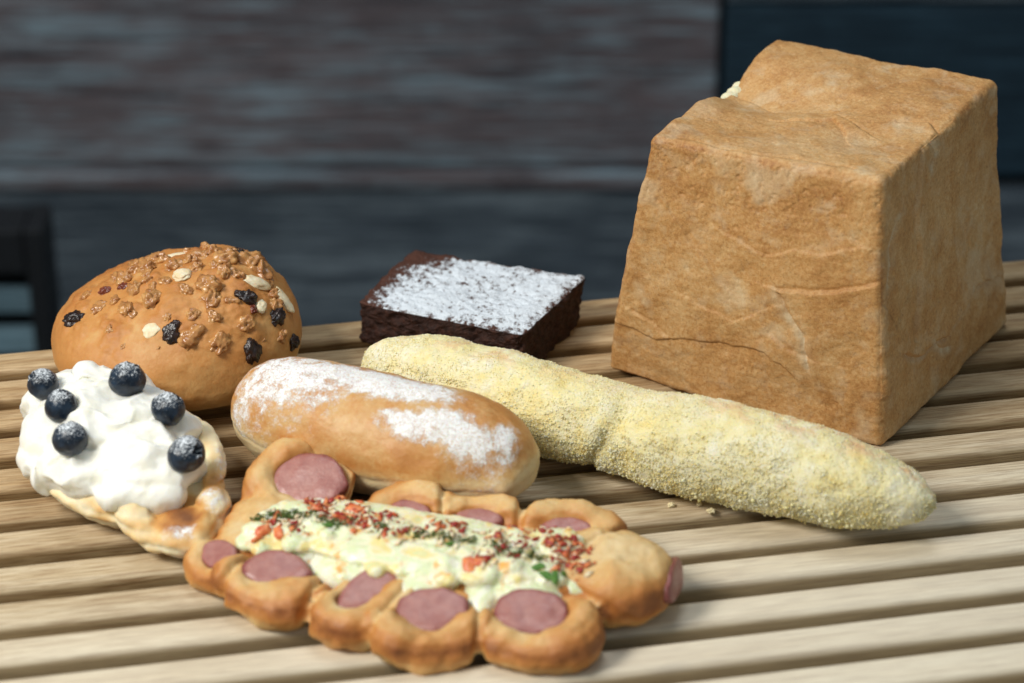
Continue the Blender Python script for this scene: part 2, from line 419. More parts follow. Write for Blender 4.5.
link('top_rail', box(-14.5, 13.7, -1.9, 1.9, 50.2, 53.4), M_cr, crate, smooth=False)
link('back_panel', box(-14.5, 13.7, 1.2, 1.8, 1, 49.9), M_cr, crate, smooth=False)
for k in range(15):
    link('louvre', box(-14.5, 13.7, -1.3, -.6, 0, 1.9), M_lv, crate, (0, 0, 46.2-3.1*k), smooth=False).rotation_euler = (R(-28), 0, 0)

# ------------------------------------------------------------------ square loaf
def segdist(p, pts):                         # signed distance (sign = side) to a 2D polyline
    best = np.full(len(p), 1e9); sg = np.zeros(len(p)); along = np.zeros(len(p))
    for a, b in zip(pts[:-1], pts[1:]):
        a = np.array(a, float); b = np.array(b, float); ab = b-a
        t = np.clip(((p-a) @ ab)/(ab @ ab), 0, 1); d = p-(a+t[:, None]*ab); dd = np.linalg.norm(d, axis=1)
        s = np.sign(ab[0]*d[:, 1]-ab[1]*d[:, 0]); m = dd < best
        best[m] = dd[m]; sg[m] = s[m]
    return best, sg
def build_loaf():
    org = (13.2, -.6, 0)
    B0 = np.array([(15.25, -9.25, 0), (4.0, -2.72, 0), (22.25, 1.55, 0), (11.2, 7.8, 0)])     # F L R B
    T0 = np.array([(14.55, -8.05, 11.6), (5.55, -3.85, 11.65), (20.8, 2.1, 11.6), (11.7, 6.75, 11.75)])
    q, F = cube_grid(230)
    r = .06; inn = np.clip(q, -1+r, 1-r); d = q-inn; d /= np.linalg.norm(d, axis=1)[:, None]; q = inn+d*r
    a, b, c = (q[:, 0]+1)/2, (q[:, 1]+1)/2, (q[:, 2]+1)/2     # a: F->L, b: F->R, c: up
    def bl(C, a, b): return (((1-a)*(1-b))[:, None]*C[0] + (a*(1-b))[:, None]*C[1] + ((1-a)*b)[:, None]*C[2] + (a*b)[:, None]*C[3])
    V = bl(B0, a, b)*(1-c)[:, None] + bl(T0, a, b)*c[:, None]
    A = np.array([-.87, .5, 0]); Bv = np.array([.55, .835, 0]); U = np.array([0, 0, 1.])
    N = d[:, :1]*A + d[:, 1:2]*Bv + d[:, 2:]*U; N /= np.linalg.norm(N, axis=1)[:, None]
    left = np.clip(-d[:, 1], 0, 1)**2; right = np.clip(-d[:, 0], 0, 1)**2; top = np.clip(d[:, 2], 0, 1)**2
    h = .16*fbm(V, .25, 2, 1) + 0.11*fbm(V, .65, 3, 2) + .018*fbm(V*np.array([1, 1, 1.8]), 2.2, 3, 19) + .018*ridge(V*np.array([1, 1, 1.6])+.6*np.stack([fbm(V, .5, 2, 9)]*3, 1), .9, 3, 4) + .010*fbm(V, 5, 3, 6)
    bake = .46 + .10*fbm(V, .35, 3, 8); pale = np.zeros(len(V))
    # soft swelling of the side walls
    h += left*(.16*np.sin(math.pi*a)*np.sin(math.pi*c)) + right*(-.12*np.sin(math.pi*b)*np.sin(math.pi*c))
    warp = np.stack([fbm(V, .8, 3, 31), fbm(V, .8, 3, 32)], 1)*.22
    def crease(mask, x, y, pts, depth=.14, wid=.09, step=.12, side=1, pl=0, psg=1, ln=.9, pw=.3):
        nonlocal h, pale, bake
        depth *= .75; wid *= 1.3; pl = min(1, pl*1.3)
        dd, sg = segdist(np.stack([x, y], 1)+warp, pts)
        h = h - mask*depth*np.exp(-(dd/wid)**2) + mask*step*np.where(sg*side > 0, np.exp(-dd/ln), 0)*sstep(0, .12, dd)
        bake = bake + mask*.05*np.exp(-(dd/(wid*.9))**2)
        if pl: pale = np.maximum(pale, mask*pl*np.exp(-(dd/pw)**2)*np.where(sg*psg > 0, 1, .25)*(.6+.8*fbm(V, 2.2, 3, 41)))
    S = 12.0; la, lc = a*10.6, c*11.6
    P = lambda pts, sx=10.6, sy=11.6: [(x*sx, y*sy) for x, y in pts]
    m = left > .5; L = left*m
    crease(L, la, lc, P([(.39, .54), (.31, .55), (.15, .585), (.03, .625)]), .07, .08, .13, 1)
    crease(L, la, lc, P([(.39, .52), (.34, .455), (.28, .39), (.25, .26)]), .10, .10, .10, -1, .75, 1, .9, .35)
    crease(L, la, lc, P([(.40, .36), (.33, .31), (.25, .30)]), .06, .08, .06, 1, .0)
    crease(L, la, lc, P([(.97, .22), (.83, .19), (.72, .23), (.61, .25), (.42, .27), (.36, .23)]), .015, .14, .10, -1)
    crease(L, la, lc, P([(.93, .30), (.84, .27), (.80, .23)]), .06, .08, .08, 1)
    crease(L, la, lc, P([(.86, .74), (.70, .60), (.60, .50)]), .02, .2, .10, 1)
    crease(L, la, lc, P([(.62, .70), (.45, .66), (.32, .70), (.1, .74)]), .02, .2, .08, 1)
    crease(L, la, lc, P([(.70, .40), (.55, .36), (.46, .42)]), .03, .15, .07, 1)
    mr_ = right > .5; Q = right*mr_; rb = b*12.2
    PR = lambda pts: [(x*12.2, y*11.6) for x, y in pts]
    crease(Q, rb, lc, PR([(.04, .22), (.15, .30), (.30, .21), (.5, .20), (.62, .22), (.75, .28), (.9, .24)]), .12, .10, .20, 1, .5, -1, .8, .22)
    crease(Q, rb, lc, PR([(.34, .97), (.28, .80), (.33, .55), (.27, .30)]), .10, .14, .14, 1, .25, 1)
    crease(Q, rb, lc, PR([(.06, .60), (.09, .72), (.13, .80)]), .10, .2, .08, -1, 1, 1, .6, .4)
    crease(Q, rb, lc, PR([(.43, .985), (.46, .93), (.42, .89)]), .12, .16, .08, 1, .8, 1, .6, .3)
    crease(Q, rb, lc, PR([(.40, .22), (.45, .17), (.52, .15)]), .03, .2, .05, 1, .9, -1, .6, .35)
    crease(Q, rb, lc, PR([(.66, .22), (.70, .28), (.72, .33)]), .04, .2, .05, 1, .95, -1, .6, .35)
    crease(Q, rb, lc, PR([(.60, .95), (.57, .70), (.62, .45), (.58, .3)]), .03, .2, .10, -1)
    crease(Q, rb, lc, PR([(.05, .50), (.12, .42), (.20, .46)]), .06, .15, .10, -1)
    # the sunken, wrinkled top
    t = top*(top > .4); ta, tb = a*9.9, b*12
    dip = np.exp(-((tb-(7.0+.6*np.sin(ta*.7)))/1.7)**2)*sstep(.15, 1.0, a)*1.1
    dip += .35*np.exp(-(((ta-3.5)/2.6)**2+((tb-4.6)/2.0)**2)) + .22*np.exp(-(((ta-7)/2)**2+((tb-3.2)/1.6)**2))
    V[:, 2] -= dip*sstep(.75, 1, c)
    PT = lambda pts: [(x*9.9, y*12) for x, y in pts]
    crease(t, ta, tb, PT([(.97, .62), (.72, .50), (.50, .52), (.30, .42)]), .06, .12, .16, 1)
    crease(t, ta, tb, PT([(.60, .40), (.44, .44), (.36, .36)]), .05, .1, .08, -1)
    crease(t, ta, tb, PT([(.92, .05), (.66, .035), (.40, .06), (.15, .05)]), .05, .10, .05, 1)
    crease(t, ta, tb, PT([(.20, .52), (.08, .56), (.02, .50)]), .06, .1, .1, 1)
    pale = np.maximum(pale, .36*sstep(.22, .5, fbm(V, .55, 4, 78))); pale = np.maximum(pale, t*.30*sstep(-.1, .5, fbm(V, .5, 3, 77))*np.exp(-((b-.28)/.22)**2))
    bake += left*.10*sstep(.72, .98, c) + .08*top*sstep(.45, .9, b) - right*.02 + .05*left*sstep(.3, .0, c)
    edge = np.clip(1-np.abs(d).max(axis=1), 0, 1)*2.4
    bake += .3*np.clip(edge, 0, 1)*(.5+.8*fbm(V, 2, 3, 55))
    # coarse pitting along the upper part of the front face
    h += -.045*np.clip(fbm(V, 4.5, 3, 61)-.12, 0, 1)*2.2*(left*sstep(.6, .9, c)+.4)
    V = V + N*h[:, None]; V[:, 2] = np.maximum(V[:, 2], 0.02)
    root = empty('square_loaf', org, 'tall square tin loaf with golden brown wrinkled crust and a sunken top', 'loaf')
    me = npmesh('crust', V, F, {'bake': bake, 'pale': np.clip(pale, 0, 1)}, org)
    link('crust', me, mat_loaf(), root)
    parts = [ell((9.25+.26*k+random.uniform(-.08, .08), 2.35+k*.42, 10.38+.08*k+random.uniform(-.06, .06)), (.42, .40, .30), n=8) for k in range(-2, 4)]
    mt = fuse(parts, .05, 3, org); Vt = verts(mt); Vt += norms(mt)*(.04*fbm(Vt, 3, 3, 5))[:, None]; setv(mt, Vt)
    link('torn_crumb', mt, mat_plain('white_bread_crumb', (.86, .80, .55), (.78, .70, .45), 8, .9, .08, .2), root)
build_loaf()

# ------------------------------------------------------------------ raisin and nut bun
BUN = (-14.3, -3.2, 0)
def build_bun():
    s, F = sphere_grid(110); x, y, z = s.T
    e = np.sqrt(x*x+y*y); zz = np.sign(z)*np.abs(z)**.9
    V = np.stack([np.sign(x)*np.abs(x)**.86*5.3, y*5.15, np.where(z > 0, 2.0+np.abs(zz)**.92*(3.05+.45*np.tanh(3*(x+.05))-.35*np.clip(-x-.1, 0, 1)), 2.0+zz*2.0)], 1)
    V[:, 2] += .35*np.exp(-(((x-.45)/.25)**2+((y+.05)/.5)**2))*np.clip(z, 0, 1) + .25*np.exp(-(((x+.1)/.3)**2+((y)/.5)**2))*np.clip(z, 0, 1)
    n = s*np.array([1/5.35, 1/4.7, 1/3.2]); n /= np.linalg.norm(n, axis=1)[:, None]
    h = .16*fbm(V, .35, 3, 3) + .05*fbm(V, 1.4, 3, 4)
    up = sstep(.15, .8, z)*sstep(-1.2, -.2, y*-1)
    h += up*.30*np.clip(fbm(V, 1.3, 3, 12)+.1, 0, 1)
    V = V+n*h[:, None]; V[:, 2] = np.maximum(V[:, 2], .02)
    bake = .40+.16*z+.08*fbm(V, .4, 3, 5)+.10*np.clip(-x, 0, 1)+up*.30*fbm(V, 1.3, 3, 12)
    bake -= .14*sstep(-.1, -.8, z)
    root = empty('fruit_bun', BUN, 'domed brown bun studded with raisins, nuts and almond pieces', 'bun')
    me = npmesh('crust', V, F, {'bake': bake})
    link('crust', me, mat_crust('bun_crust', GOLD, .4, 7, (.03, .012), .55, .0), root)
    return root, me
bun, bun_me = build_bun()
def lump(name, r, seed, amp=.3, fr=1.4, n=12, org=(0, 0, 0)):
    s, F = sphere_grid(n); V = s*np.array(r); m = min(r)
    V = V*(1+amp*fbm(s+seed*3.1, fr, 3, seed))[:, None]
    return npmesh(name, V, F)
def snap(tree, p, org=(0, 0, 0)):
    l, n, i, d = tree.find_nearest(Vector(p)-Vector(org)); return l+Vector(org), n
def place(name, me, mat, parent, p, n, sink=0, spin=0, scale=1, org=(0, 0, 0)):
    o = bpy.data.objects.new(name, me); col.objects.link(o); o.parent = parent
    if mat and not me.materials: me.materials.append(mat); me.polygons.foreach_set('use_smooth', [True]*len(me.polygons))
    q = Vector(n).to_track_quat('Z', 'Y') @ Matrix.Rotation(spin, 3, 'Z').to_quaternion()
    o.rotation_mode = 'QUATERNION'; o.rotation_quaternion = q
    o.location = (Vector(p)-Vector(org)-Vector(n)*sink)*K; o.scale = (scale,)*3; return o
RAISIN = [(-18.34, -4.53, 3.5), (-13.99, -7.11, 4.29), (-10.66, -6.85, 3.35), (-9.75, -4.92, 3.9), (-10.98, -5.1, 4.95), (-11.76, -1.9, 5.4), (-9.11, -4.71, 2.58)]
CHERRY = [(-17.22, -3.35, 4.25), (-16.4, -3.6, 4.58), (-10.7, -5.3, 4.7)]
ALMOND = [(-13.81, -4.09, 5.4), (-10.74, -3.98, 5.01), (-14.89, -6.81, 4.32), (-10.46, -5.07, 4.5), (-14.21, -1.8, 5.2), (-9.57, -3.89, 4.16)]
NUT = [(-14.9, -5.35, 4.98), (-12.57, -4.79, 5.39), (-12.47, -5.52, 5.07), (-13.13, -7.16, 4.27), (-11.95, -7.19, 3.92), (-12.32, -6.38, 4.74), (-13.1, -6.4, 4.79), (-14.17, -6.41, 4.76), (-15.89, -5.59, 4.64), (-16.64, -4.43, 4.39), (-15.82, -4.37, 4.84), (-16.63, -6.29, 4.03), (-15.95, -7.16, 3.76), (-14.54, -7.56, 3.84), (-10.24, -6.26, 3.49), (-15.55, -2.7, 5.15), (-15.3, -1.5, 4.9), (-16.15, -1.4, 4.5), (-12.08, -2.84, 5.61), (-11.1, -2.6, 5.29), (-10.63, -2.76, 5.0), (-13.17, -2.25, 5.4), (-14.12, -3.21, 5.42), (-16.2, -2.51, 4.72), (-14.46, -4.31, 5.28), (-9.53, -5.35, 3.28), (-9.98, -3.85, 4.51), (-16.79, -2.41, 4.28), (-18.04, -2.97, 3.72), (-11.48, -3.97, 5.39), (-13.32, -3.57, 5.51), (-12.0, -4.13, 5.61), (-15.26, -3.97, 5.15), (-11.61, -5.45, 4.99), (-17.23, -4.58, 4.05), (-13.59, -5.04, 5.24), (-14.9, -2.2, 5.3), (-12.6, -2.0, 5.5), (-13.6, -2.9, 5.4), (-11.6, -2.1, 5.4), (-15.4, -3.3, 5.1), (-16.4, -3.1, 4.7), (-12.4, -3.4, 5.6), (-14.0, -1.5, 5.2), (-10.3, -3.2, 4.8), (-15.0, -4.6, 5.0), (-16.2, -5.2, 4.5), (-9.9, -4.4, 4.2), (-11.0, -6.2, 4.2), (-13.0, -1.4, 5.2)]
NUTSZ = {0: 1.35, 1: 1.5, 2: 1.15, 3: 1.45, 4: 1.5, 5: 1.0, 6: .8, 7: .7, 8: 1.1, 11: .6, 12: .5, 13: .5, 14: .5, 15: 1.4, 16: 1.3, 18: 1.6, 19: 1.7, 20: 1.5, 21: 1.2, 22: 1.3}
M_raisin = mat_plain('dark_raisin', (.006, .004, .004), (.035, .014, .010), 5, .3, .06, spec=.6)
M_cherry = mat_plain('dried_cherry', (.10, .018, .010), (.22, .05, .02), 5, .3, .04)
M_almond = mat_plain('almond_piece', (.84, .76, .56), (.74, .56, .32), 3, .5, .02, .2)
M_nut = mat_plain('glazed_walnut', (.33, .125, .035), (.60, .32, .11), 3, .3, .06, .15, coat=.3)
def top_bun():
    T = bvh(bun_me); rr = random.Random(5)
    A = [lump('raisin', (.36, .27, .20), k, .55, 2.2, 14) for k in range(3)]
    for i, p in enumerate(RAISIN):
        l, n = snap(T, Vector(p)-Vector(BUN)); place('raisin', A[i % 3], M_raisin, bun, l, n, .03, rr.uniform(0, 6), rr.uniform(1.1, 1.4))
    C = lump('dried_cherry', (.34, .2, .18), 9, .5, 2.2)
    for p in CHERRY:
        l, n = snap(T, Vector(p)-Vector(BUN)); place('dried_cherry', C, M_cherry, bun, l, n, .06, rr.uniform(0, 6))
    B = [lump('almond_piece', r, 20+k, .35, 1.3) for k, r in enumerate([(.36, .30, .12), (.48, .27, .12), (.30, .30, .09), (.26, .2, .12), (.5, .22, .06), (.5, .25, .08)])]
    for i, p in enumerate(ALMOND):
        l, n = snap(T, Vector(p)-Vector(BUN)); place('almond_piece', B[i], M_almond, bun, l, n, -.06 if i != 2 else .03, [0.2, -.9, 0, .5, 0, 1.3][i], 1.25)
    D = [lump('nut_piece', (.27, .22, .2), 40+k, .65, 2.0, 12) for k in range(6)]
    for i, p in enumerate(NUT):
        l, n = snap(T, Vector(p)-Vector(BUN)); place('nut_piece', D[i % 6], M_nut, bun, l, n, .11, rr.uniform(0, 6), NUTSZ.get(i, 1.0)*rr.uniform(1.25, 1.6))
top_bun()


# ------------------------------------------------------------------ floured roll
def build_roll():
    A = np.array((-11.35, -9.0, 0)); B = np.array((.85, -14.35, 0)); C = (A+B)/2
    ln = np.linalg.norm(B-A); ang = math.atan2(B[1]-A[1], B[0]-A[0])
    s, F = sphere_grid(130); x, y, z = s.T
    # stretch a ball into a capsule-like roll: fuller middle, blunt ends
    px = np.sign(x)*(np.abs(x)**.80); k = np.sqrt(np.clip(1-np.abs(px)**4.2, 0, 1)); yz = np.sqrt(y*y+z*z)+1e-9
    bend = .35*(px**2)
    V = np.stack([px*ln/2, y/yz*k*2.6*(1+.05*np.cos(px*3)) + bend-.15, z/yz*k*2.35], 1)
    V[:, 2] = np.where(V[:, 2] < 0, V[:, 2]*.93, V[:, 2]*1.06)+2.2
    n = np.stack([x*.35, y, z], 1); n /= np.linalg.norm(n, axis=1)[:, None]
    h = .12*fbm(V, .35, 3, 21)+.035*fbm(V, 1.5, 3, 22)
    rim = V[:, 2]-(2.0+.35*fbm(V, .4, 3, 30)); h -= .035*np.exp(-(rim/.12)**2); h += .05*fbm(V*np.array([.6, 1, 1]), 1.2, 3, 29)        # seam between crust and pale base
    # loose flap of crust on the right end
    fl = np.exp(-(((V[:, 0]-ln/2+.55)/.5)**2))*sstep(1.25, 1.75, V[:, 2])*sstep(3.2, 2.1, V[:, 2])*np.clip(-y+.5, 0, 1)
    h += .40*fl
    V = V+n*h[:, None]; V[:, 2] = np.maximum(V[:, 2], .02)
    bake = .29+.26*fbm(V, .45, 3, 23)+.12*np.clip(z, 0, 1)-.42*sstep(.7, -.2, rim-.35*sstep(3, 6, V[:, 0]))+.05*np.clip(-px, 0, 1)
    def g(cx, cy, rx, ry): return np.exp(-(((V[:, 0]-cx)/rx)**2+((V[:, 1]-cy)/ry)**2)**1.5)*(z > -.1)
    dust = np.maximum.reduce([.78*g(-3.4, -.5, 2.7, 1.7), 1.0*g(-.2, .0, 3.2, 1.05), .9*g(1.8, .05, 1.6, .95), .95*g(3.9, -1.35, 1.8, .75), .8*g(2.2, -1.7, 1.4, .5), .6*g(-5.2, -1.3, .9, .9), .8*g(5.7, -.6, .5, .8)])
    org = tuple(C)
    root = empty('floured_roll', org, 'long oval golden roll dusted with cracked white flour', 'roll', rz=ang)
    me = npmesh('crust', V, F, {'bake': bake, 'dust': dust})
    link('crust', me, mat_crust('floured_crust', GOLD, .6, 6, (.04, .015), .5, .05, dust=4.2, sss=.15), root)
build_roll()

# ------------------------------------------------------------------ crumbed breadstick
def build_stick():
    path = spline([(-6.2, -4.75, 0), (-.6, -7.85, 0), (5.1, -10.95, 0), (9.8, -13.15, 0), (13.2, -14.75, 0), (16.3, -16.0, 0)], 200)
    s, F = sphere_grid(150); x, y, z = s.T
    px = np.sign(x)*np.abs(x)**.72; t = (px+1)/2
    k = np.where(px < 0, np.sqrt(np.clip(1-np.abs(px)**9, 0, 1)), np.clip(1-np.abs(px)**7, 0, 1)**.6)
    w = np.interp(t, [0, .1, .3, .45, .505, .56, .75, .9, 1], [1.55, 1.88, 2.0, 2.0, 1.84, 2.1, 2.05, 1.85, 1.6])
    yz = np.sqrt(y*y+z*z)+1e-9; cy, cz = y/yz, z/yz
    idx = t*(len(path)-1); i0 = np.clip(idx.astype(int), 0, len(path)-2); fr = (idx-i0)[:, None]
    C = path[i0]*(1-fr)+path[i0+1]*fr; T = path[i0+1]-path[i0]; T /= np.linalg.norm(T, axis=1)[:, None]
    Sd = np.stack([-T[:, 1], T[:, 0], T[:, 2]], 1); up = np.array([0, 0, 1.])
    n = Sd*cy[:, None]+up*cz[:, None]
    hz = 1.75
    V = C+Sd*(cy*k*w)[:, None]+up*(np.where(cz > 0, cz*k*w*.98, cz*k*hz)+hz)[:, None]
    q = V.copy()
    groove = np.exp(-(((t-.475-.03*cz)/.010)**2))*sstep(.1, -.6, cy)
    h = .20*fbm(q, .35, 3, 51)+.12*fbm(q, 1.2, 4, 52)+.035*fbm(q, 4, 3, 53)+.025*fbm(q, 9, 2, 54)-.32*groove*k
    V = V+n*h[:, None]; V[:, 2] = np.maximum(V[:, 2], .02)
    org = (5, -11, 0)
    root = empty('crumbed_breadstick', org, 'long pale yellow breadstick coated in fine crumbs, lying in front of the loaf', 'breadstick')
    bake = sstep(.55, 1, cz)*sstep(.1, .8, cy+.6)*(.4+.6*sstep(.5, .8, t)+.5*sstep(.25, .1, np.abs(t-.15)))
    me = npmesh('crust', V, F, {'bake': np.clip(bake, 0, 1)}, org)
    link('crust', me, mat_breadstick(), root)
    # crumbs stuck over the whole crust
    vv = verts(me); tr = tris(me); a, b, c = vv[tr[:, 0]], vv[tr[:, 1]], vv[tr[:, 2]]
    cr = np.cross(b-a, c-a); ar = np.linalg.norm(cr, axis=1); fn = cr/(ar[:, None]+1e-12)
    cl = .45+1.5*fbm((a+b+c)/3, .8, 3, 60); wgt = ar*np.clip(cl, .05, 1.4)*np.where(fn[:, 2] < -.6, 0, np.where(fn[:, 2] < .3, 2.6, .8))
    N = 44000; pick = RNG.choice(len(tr), N, p=wgt/wgt.sum()); u = RNG.random((N, 2)); sw = u.sum(1) > 1; u[sw] = 1-u[sw]
    P = a[pick]+u[:, :1]*(b-a)[pick]+u[:, 1:]*(c-a)[pick]; nn = fn[pick]
    low = np.clip(.6-nn[:, 2], 0, 1)
    sz = (.016+.022*RNG.random(N)**2)*(1+.8*low)*np.where(RNG.random(N) < .03, 1.6, 1)
    P = P+nn*(sz*(.0+.8*RNG.random(N)*(.25+low)))[:, None]
    base = np.array([(1, 0, 0), (-1, 0, 0), (0, 1, 0), (0, -1, 0), (0, 0, 1), (0, 0, -1)], float)
    fc = np.array([(0, 2, 4), (2, 1, 4), (1, 3, 4), (3, 0, 4), (2, 0, 5), (1, 2, 5), (3, 1, 5), (0, 3, 5)])
    Q = RNG.normal(size=(N, 3, 3)); Q, _ = np.linalg.qr(Q)
    VV = (base[None]*(.6+.8*RNG.random((N, 6, 1)))) @ Q; VV = VV*sz[:, None, None]+P[:, None]
    FF = fc[None]+(np.arange(N)*6)[:, None, None]
    tone = np.repeat(RNG.random(N), 6)
    mc = npmesh('crumb_coating', VV.reshape(-1, 3), FF.reshape(-1, 3), {'tone': tone})
    o = link('crumb_coating', mc, mat_crumbs(), root, smooth=False); o['kind'] = 'stuff'
build_stick()

# ------------------------------------------------------------------ brownie
def build_brownie():
    org = (-1.6, .6, 0); n = 90
    T0 = np.array([(.47, -3.5, 2.25), (-6.85, -.35, 2.15), (3.3, 1.85, 2.3), (-4.5, 4.3, 2.4)]); B0 = T0.copy(); B0[:, 2] = 0
    B0[:, :2] = T0[:, :2]+(T0[:, :2]-T0[:, :2].mean(0))*-.02
    q, F = cube_grid(n); r = .10; inn = np.clip(q, -1+r, 1-r); d = q-inn; d /= np.linalg.norm(d, axis=1)[:, None]; q = inn+d*r
    a, b, c = (q.T+1)/2
    def bl(C): return (((1-a)*(1-b))[:, None]*C[0]+(a*(1-b))[:, None]*C[1]+((1-a)*b)[:, None]*C[2]+(a*b)[:, None]*C[3])
    V = bl(B0)*(1-c)[:, None]+bl(T0)*c[:, None]
    A = np.array([-.92, .38, 0]); Bv = np.array([.47, .88, 0])
    N = d[:, :1]*A+d[:, 1:2]*Bv+d[:, 2:]*np.array([0, 0, 1.])
    top = np.clip(d[:, 2], 0, 1)
    h = .20*fbm(V, .6, 3, 71)+(.20*fbm(V, 2.6, 4, 72))*(1-.6*top)+.05*fbm(V, 7, 2, 73)
    V = V+N*h[:, None]; V[:, 2] = np.maximum(V[:, 2], .02)
    root = empty('brownie', org, 'square chocolate brownie dusted with white powdered sugar at the back of the table', 'brownie')
    me = npmesh('cake', V, F, {'dust': np.where(top > .1, 1, 0)}, org)
    link('cake', me, mat_brownie(False), root)
    # the sugared skin: the top face lifted a hair
    m = (top > .35)[F].all(axis=1); Ft = F[m]; u, inv = np.unique(Ft, return_inverse=True)
    Vt = V[u].copy(); Vt += N[u]*.03; au, bu = a[u], b[u]
    ed = np.minimum.reduce([au, 1-au, bu, 1-bu])
    dust = .43+.35*sstep(0, .08, ed)-.75*np.exp(-(((au-1)/.12)**2+((bu-.25)/.45)**2))-1.1*np.exp(-(((au-.95)/.22)**2+((bu-1)/.3)**2))+.3*fbm(Vt, .8, 3, 81)
    link('sugar_top', npmesh('sugar_top', Vt, inv.reshape(-1, 4), {'dust': dust}, org), mat_brownie(True), root)
build_brownie()

# ------------------------------------------------------------------ sausage bread
DO = (-3.0, -19.0, 0)
#   centre x, y, z | disc radii | tilt of the cut face: azimuth it leans to, lean angle | rim radius | dough thickness
SL = [(-7.9, -15.0, 2.15, 1.4, 1.05, 245, 30, .72),
      (-11.0, -18.9, 1.25, .75, .6, 225, 20, .42),
      (-8.75, -20.1, 1.4, 1.15, .8, 265, 16, .68),
      (-5.15, -21.3, 1.5, 1.5, .7, 290, 18, .7),
      (-2.9, -22.75, 1.45, 1.2, .92, 268, 18, .72),
      (.7, -22.95, 1.45, 1.25, .92, 262, 18, .72),
      (5.95, -20.6, 1.3, 1.15, .55, -12, 76, .34),
      (-3.9, -16.75, 1.72, .85, .55, 250, 18, .62),
      (-1.3, -17.15, 1.72, .85, .5, 262, 15, .62),
      (2.1, -17.85, 1.6, .95, .6, 262, 18, .66)]
LONG = {3: 28, 0: 8}
OUT = [(-1, -.15), (-.9, -.4), (-.4, -.9), (.1, -1), (-.1, -1), (.35, -.95), (1, 0), (-.1, 1), (.05, 1), (.3, 1)]
LOBE = [(-8.6, -15.4, 1.9, 1.6, 1.85, 0), (-11.0, -18.7, 1.1, 1.0, 1.0, 30), (-8.9, -20.3, 2.1, 1.65, 1.15, -10), (-5.4, -21.5, 2.3, 1.65, 1.2, 25),
        (-3.1, -23.0, 1.9, 1.7, 1.25, 5), (.75, -23.1, 2.1, 1.7, 1.25, 8), (4.0, -20.35, 1.95, 2.25, 2.8, -25), (-4.0, -16.8, 1.6, 1.2, 1.15, -8),
        (-1.4, -17.1, 1.6, 1.2, 1.15, -8), (1.9, -17.8, 1.8, 1.3, 1.2, -12)]
def frame(i):
    x, y, z, ra, rb, az, ln, th = SL[i]
    n = np.array([math.cos(R(az))*math.sin(R(ln)), math.sin(R(az))*math.sin(R(ln)), math.cos(R(ln))])
    u = np.cross(n, (0, 0, 1.)) ; u /= np.linalg.norm(u); u = -u
    v = np.cross(n, u)
    if i in LONG:
        a = R(LONG[i]); u, v = u*math.cos(a)+v*math.sin(a), -u*math.sin(a)+v*math.cos(a)
    return np.array((x, y, z)), n, u, v, ra, rb, th
